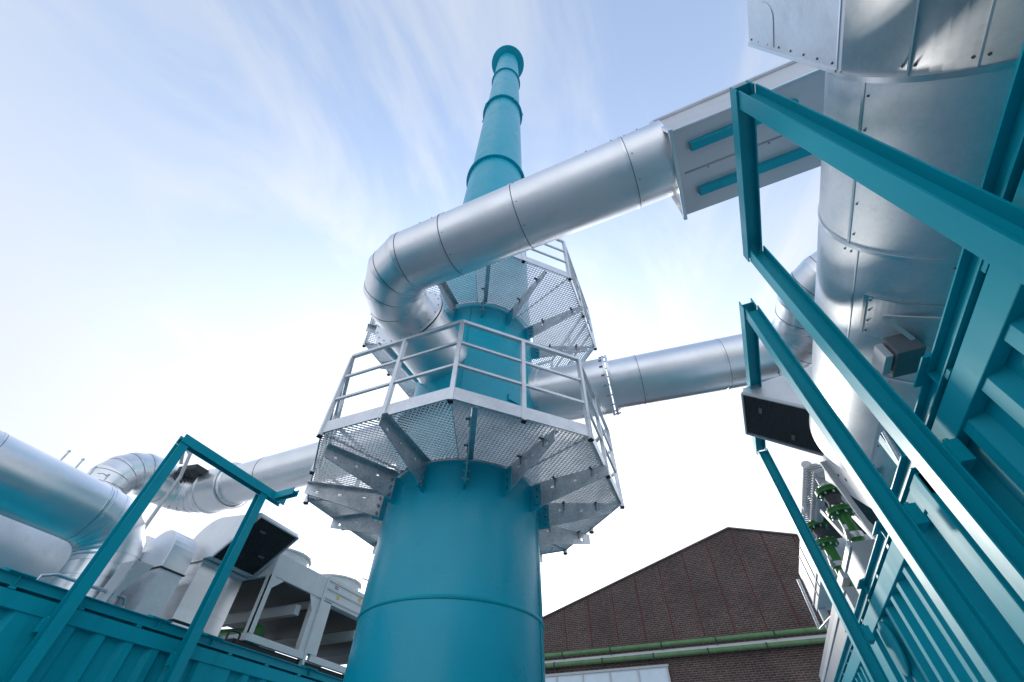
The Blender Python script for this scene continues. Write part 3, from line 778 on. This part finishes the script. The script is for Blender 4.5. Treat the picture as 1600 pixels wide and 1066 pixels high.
m = MB(); m.box(xf+.007,xf+.0085,5.36,5.50,2.305,2.362); m.m = 1
m.box(xf+.0095,xf+.0105,5.38,5.44,2.335,2.352); m.box(xf+.0095,xf+.0105,5.45,5.48,2.338,2.350); m.m = 2; m.box(xf+.0095,xf+.0105,5.385,5.47,2.312,2.326)
m.build('sticker', [wht2, red, blue], pn)
m = MB(); m.tube([(xf+.008,6.0,2.33),(xf+.0095,6.0,2.33)], .045, 3, True, False); m.box(xf+.008,xf+.0095,5.48,5.54,2.20,2.24); m.build('warning_sticker', yel, pn)
m = MB(); m.box(xb+.03,xf-.03,4.26,5.16,2.105,2.118); m.box(xb+.03,xf-.12,5.44,8.1,2.085,2.098)
m.build('coil', dark, dc)
m = MB(); m.bar((xf-.01,4.29,2.12),(xf-.01,4.45,1.98),.02,.10,(0,0,1)); 
m = MB(); m.prism([(xf-.015,4.29,2.118),(xf-.015,4.46,2.118),(xf-.015,4.29,1.98)],(.008,0,0)); m.prism([(xf-.015,5.10,2.118),(xf-.015,4.97,2.118),(xf-.015,5.10,1.93)],(.008,0,0)); m.build('corner_gusset', white, dc)
for i, (y, z0) in enumerate(((4.72,2.40),(5.95,2.44),(7.35,2.44))):
    for x in (-5.85,-7.0):
        m = MB(); m.hollow([(x,y,z0),(x,y,z0+.17)], .40, .385, 48); m.hollow([(x,y,z0+.17),(x,y,z0+.19)], .43, .385, 48); fn = m.build('fan_ring', white, dc)
        m = MB()
        for q in (.12,.2,.28,.36): m.band((x,y,z0+.20),(0,0,1), q, .006, .006, 32)
        for k in range(6):
            a = math.pi*k/6; m.bar((x-.42*math.cos(a),y-.42*math.sin(a),z0+.205),(x+.42*math.cos(a),y+.42*math.sin(a),z0+.205),.008,.008)
        m.build('guard', white, fn)
        m = MB()
        for k in range(5):
            a = 2*math.pi*k/5; m.bar((x+.08*math.cos(a),y+.08*math.sin(a),z0+.10),(x+.36*math.cos(a),y+.36*math.sin(a),z0+.10),.14,.006,(.3*math.sin(a),-.3*math.cos(a),1))
        m.cyl((x,y,z0+.04),(x,y,z0+.15),.09,20); m.build('fan', black, fn)
m = MB(); m.tube([(xf+.02,6.25,2.44),(xf+.02,6.25,2.62),(xf+.01,6.18,2.66),(xf-.05,6.0,2.66)], .010, 8); m.build('cable', lgrey, dc)
m = MB(); m.box(xb,xf-.055,4.10,8.2,1.265,1.396); m.build('plinth', dsteel, dc)  # added dark block, keeps sky out of the gap under the base frame
for y in (4.9,6.2,7.4):
    m = MB(); m.box(xb+.08,xf-.12,y,y+.09,1.86,1.98); m.build('cross_member', lgrey, dc)
m = MB(); m.tube([(-9,4.55,1.72),(-5.75,4.75,1.60)], .10, 24); m.cyl((-5.85,4.755,1.60),(-5.80,4.758,1.60),.14,24); tag(m.build('green_pipe', green), 'thick green pipe lying under the white cooler by its first leg', 'pipe')
m = MB(); m.tube([(-6.6,5.3,1.50),(-6.6,9,1.50)], .07, 20); tag(m.build('green_pipe', green), 'thin green pipe along the roof in the shade under the white cooler', 'pipe')

# ------------------------------------------------------------------ right roof plant
rc2 = thing('dry_cooler', 'pale grey cooler with finned coil and header pipes beyond the huge cylinder', 'cooler', (2.3, 6, 1.31), 'white fan coolers')
m = MB(); m.box(1.38,3.0,4.75,6.30,2.30,2.36); m.build('coil', dark, rc2)
m = MB()
for k in range(30):
    y = 4.62+.055*k; m.box(1.24,1.37,y,y+.008,2.305+.0*k,2.34)
    m.tube([(1.37,y,2.36),(1.22,y,2.36),(1.20,y+.02,2.38),(1.22,y+.04,2.40),(1.37,y+.04,2.40)], .008, 6)
m.build('coil_bends', lgrey, rc2)
for x, y0, y1, z in ((1.30,4.93,6.05,2.56),(1.32,4.68,5.75,2.32)):
    m = MB(); m.tube([(x,y0,z),(x,y1,z)], .048, 20); hp = m.build('header_pipe', lgrey, rc2)
    m = MB(); m.tube([(x,y0-.01,z),(x,y0-.012,z)],.052,20); m.build('pipe_end', white, hp)
m = MB(); m.prism([(1.30,3.95,1.60),(1.30,4.62,2.22),(1.30,4.35,2.30),(1.30,3.85,2.22),(1.30,3.45,1.62)],(.01,0,0))
mp = m.build('side_plate', lgrey, rc2)
m = MB()
for y,z in ((4.12,2.16),(4.02,2.05),(4.22,2.05),(4.12,1.95)): m.cyl((1.295,y,z),(1.299,y,z),.013,8)
m.build('hole', black, mp)
m = MB(); m.bar((1.28,4.35,2.26),(1.28,4.15,1.34),.03,.04,(1,0,0)); m.build('brace', sheet, rc2)
m = MB(); m.box(1.20,3.4,6.45,7.75,1.95,2.45); ec = m.build('end_casing', white, rc2, bevel=.006)
m = MB(); m.box(1.19,1.20,6.75,6.78,1.96,2.44); m.box(1.19,1.20,7.1,7.13,1.96,2.44); m.box(1.185,1.2,6.45,7.75,2.02,2.03); m.build('ridge', lgrey, ec)
for y in (6.45,7.62):
    m = MB(); m.box(1.21,1.30,y,y+.10,1.31,1.948); m.build('leg', white, rc2)
m = MB(); m.box(1.20,1.27,5.45,10.4,1.62,1.70); m.build('base_frame', lgrey, rc2)
m = MB(); m.cyl((1.16,7.8,2.38),(1.16,7.9,1.78),.02,12); m.cyl((1.16,7.9,1.78),(1.22,7.0,1.70),.014,12); m.build('drain_pipe', galv, rc2)
# boxes of switchgear by roof edge
for y0,y1,z1,lab in ((4.50,5.08,1.60,'pale grey flat box on the right roof edge beside the first green pipe'),(5.50,10.2,1.56,'long pale grey trough on the far end of the right roof edge')):
    t = thing('roof_box', lab, 'box', (1.3,(y0+y1)/2,1.31), 'pale boxes on the right roof edge')
    m = MB(); m.box(1.17,1.48,y0,y1,1.35,z1); m.build('casing', lgrey, t, bevel=.006)
    m = MB(); m.box(1.155,1.168,y0-.01,y1+.01,z1-.04,z1+.01); m.build('lid_lip', white, t)
m = MB()
m.bar((1.55,5.3,1.35),(1.30,5.4,2.45),.07,.07,(1,0,0)); m.bar((1.6,4.9,1.35),(1.4,5.0,2.35),.10,.06,(1,0,0))
tag(m.build('stanchion', sheet), 'pair of dark grey leaning stanchions behind the green valve pipes', 'support')
def gpipe(y, zt, lab):
    x = 1.30
    t = thing('green_pipe', lab, 'pipe', (x,y,1.31), 'green flanged pipes on the right roof')
    m = MB(); m.tube([(x,y,zt+.30),(x,y,zt+.06)], .048, 20); m.build('grey_stub', lgrey, t)
    for z in (zt, zt-.20):
        m = MB(); m.cyl((x,y,z-.012),(x,y,z+.012), .115, 32); m.cyl((x,y,z+.016),(x,y,z+.034), .115, 32); fl = m.build('flange', green, t)
        m = MB()
        for k in range(8):
            a = 2*math.pi*k/8+.2; q = V((x+.09*math.cos(a), y+.09*math.sin(a), z)); m.cyl(q-V((0,0,.035)), q+V((0,0,.05)), .011, 6)
        m.build('bolt_ring', galv, fl)
    m = MB(); m.tube([(x,y,zt-.015),(x,y,zt-.05),(x,y,zt-.09),(x,y,zt-.13),(x,y,zt-.185)], [.062,.072,.062,.072,.062], 28); m.build('rubber_joint', rubber, t)
    m = MB(); m.tube([(x,y,zt-.21),(x,y,1.48),(x+.02,y,1.42),(x+.08,y,1.38),(x+.5,y,1.38)], .055, 24); m.build('pipe_run', green, t)
    m = MB(); m.band((x,y,zt-.42),(0,0,1), .070, .05, .018, 24); m.bar((x-.06,y,zt-.42),(x-.10,y-.25,zt-.42),.03,.04); m.build('clamp', galv, t)
    # elbow from header
    m = MB(); m.tube([(x,y,zt+.06),(x,y,zt+.08)], .062, 20); m.build('union', galv, t)
gpipe(4.73, 2.14, 'bright green flanged pipe nearest the huge cylinder on the right roof')
gpipe(5.82, 2.28, 'bright green flanged pipe farther back, behind the slanting teal post')

# ------------------------------------------------------------------ sky and sun
sd = V((-.48, 1, .40)).normalized()
el = math.asin(sd.z); az = math.atan2(sd.x, sd.y)
w = bpy.data.worlds.new('World'); bpy.context.scene.world = w; w.use_nodes = True
nt = w.node_tree; n = nt.nodes; l = nt.links
bg = n['Background']
sky = n.new('ShaderNodeTexSky'); sky.sky_type = 'NISHITA'; sky.sun_disc = False
sky.sun_elevation = el; sky.sun_rotation = az; sky.air_density = 1.0; sky.dust_density = 1.2; sky.ozone_density = 1.5
tc = n.new('ShaderNodeTexCoord')
# thin high cloud: projected on a plane overhead so that streaks keep perspective
sx = n.new('ShaderNodeSeparateXYZ'); l.new(tc.outputs['Generated'], sx.inputs[0])
zc_ = n.new('ShaderNodeMath'); zc_.operation = 'MAXIMUM'; zc_.inputs[1].default_value = .08; l.new(sx.outputs['Z'], zc_.inputs[0])
dv = n.new('ShaderNodeVectorMath'); dv.operation = 'DIVIDE'
cz = n.new('ShaderNodeCombineXYZ'); 
for k in 'XYZ': l.new(zc_.outputs[0], cz.inputs[k])
l.new(tc.outputs['Generated'], dv.inputs[0]); l.new(cz.outputs[0], dv.inputs[1])
mp = n.new('ShaderNodeMapping'); mp.inputs['Rotation'].default_value = (0,0,R(20)); mp.inputs['Scale'].default_value = (1.5,.55,1); mp.inputs['Location'].default_value = (3.1,.6,0)
l.new(dv.outputs[0], mp.inputs['Vector'])
n1 = n.new('ShaderNodeTexNoise'); n1.inputs['Scale'].default_value = 1.7; n1.inputs['Detail'].default_value = 9; n1.inputs['Roughness'].default_value = .60; n1.inputs['Distortion'].default_value = .9
l.new(mp.outputs[0], n1.inputs['Vector'])
cr = n.new('ShaderNodeMapRange'); cr.interpolation_type = 'SMOOTHSTEP'
cr.inputs['From Min'].default_value = .44; cr.inputs['From Max'].default_value = .72; l.new(n1.outputs['Fac'], cr.inputs['Value'])
# veil thickens towards the horizon and the sun
hz = n.new('ShaderNodeMapRange'); hz.interpolation_type = 'SMOOTHSTEP'; hz.inputs['From Min'].default_value = .98; hz.inputs['From Max'].default_value = .45; hz.inputs['To Min'].default_value = .24; hz.inputs['To Max'].default_value = .95
l.new(sx.outputs['Z'], hz.inputs['Value'])
ad = n.new('ShaderNodeMath'); ad.operation = 'MULTIPLY_ADD'; ad.use_clamp = True
l.new(cr.outputs[0], ad.inputs[0]); ad.inputs[1].default_value = .44; l.new(hz.outputs[0], ad.inputs[2])
dt = n.new('ShaderNodeVectorMath'); dt.operation = 'DOT_PRODUCT'; l.new(tc.outputs['Generated'], dt.inputs[0]); dt.inputs[1].default_value = sd
gl_ = n.new('ShaderNodeFloatCurve')
for p_ in ((.35,.54),(.60,.46),(.74,.48),(.85,.58),(.93,.75)): gl_.mapping.curves[0].points.new(*p_)
gl_.mapping.curves[0].points[0].location = (0,.66); gl_.mapping.curves[0].points[-1].location = (1,1.0); gl_.mapping.update()
gp = n.new('ShaderNodeMath'); gp.operation = 'POWER'; gp.inputs[1].default_value = 1
h1 = n.new('ShaderNodeMath'); h1.operation = 'MULTIPLY_ADD'; h1.inputs[1].default_value = .5; h1.inputs[2].default_value = .5
l.new(dt.outputs['Value'], h1.inputs[0]); l.new(h1.outputs[0], gl_.inputs['Value'])
h2 = n.new('ShaderNodeMath'); h2.operation = 'MULTIPLY'; h2.inputs[1].default_value = 9.4; l.new(gl_.outputs[0], h2.inputs[0])
cc = n.new('ShaderNodeVectorMath'); cc.operation = 'SCALE'; cc.inputs[0].default_value = (.90,.96,1.06); g0 = n.new('ShaderNodeMath'); g0.operation = 'MAXIMUM'; g0.inputs[1].default_value = 0; l.new(dt.outputs['Value'], g0.inputs[0])
g1 = n.new('ShaderNodeMath'); g1.operation = 'POWER'; g1.inputs[1].default_value = 26; l.new(g0.outputs[0], g1.inputs[0])
g2 = n.new('ShaderNodeMath'); g2.operation = 'MULTIPLY_ADD'; g2.inputs[1].default_value = 7; l.new(g1.outputs[0], g2.inputs[0]); l.new(h2.outputs[0], g2.inputs[2])
l.new(g2.outputs[0], cc.inputs['Scale'])
mx = n.new('ShaderNodeMix'); mx.data_type = 'RGBA'
sk = n.new('ShaderNodeVectorMath'); sk.operation = 'SCALE'; sk.inputs['Scale'].default_value = 2.3; l.new(sky.outputs[0], sk.inputs[0])
l.new(ad.outputs[0], mx.inputs['Factor']); l.new(sk.outputs[0], mx.inputs[6]); l.new(cc.outputs[0], mx.inputs[7])
l.new(mx.outputs[2], bg.inputs['Color'])
bg.inputs['Strength'].default_value = .13
sl = bpy.data.lights.new('sun', 'SUN'); so = bpy.data.objects.new('sun', sl); C.objects.link(so)
sl.energy = 1.3; sl.angle = R(8); sl.color = (1, .93, .84)
so.rotation_euler = sd.to_track_quat('Z', 'Y').to_euler()

sc = bpy.context.scene
sc.view_settings.view_transform = 'Standard'; sc.view_settings.look = 'None'; sc.view_settings.gamma = 1; sc.view_settings.exposure = .63
sc.cycles.max_bounces = 8; sc.cycles.use_denoising = True
for o in bpy.data.objects:
    if '_w' in o.keys(): del o['_w']
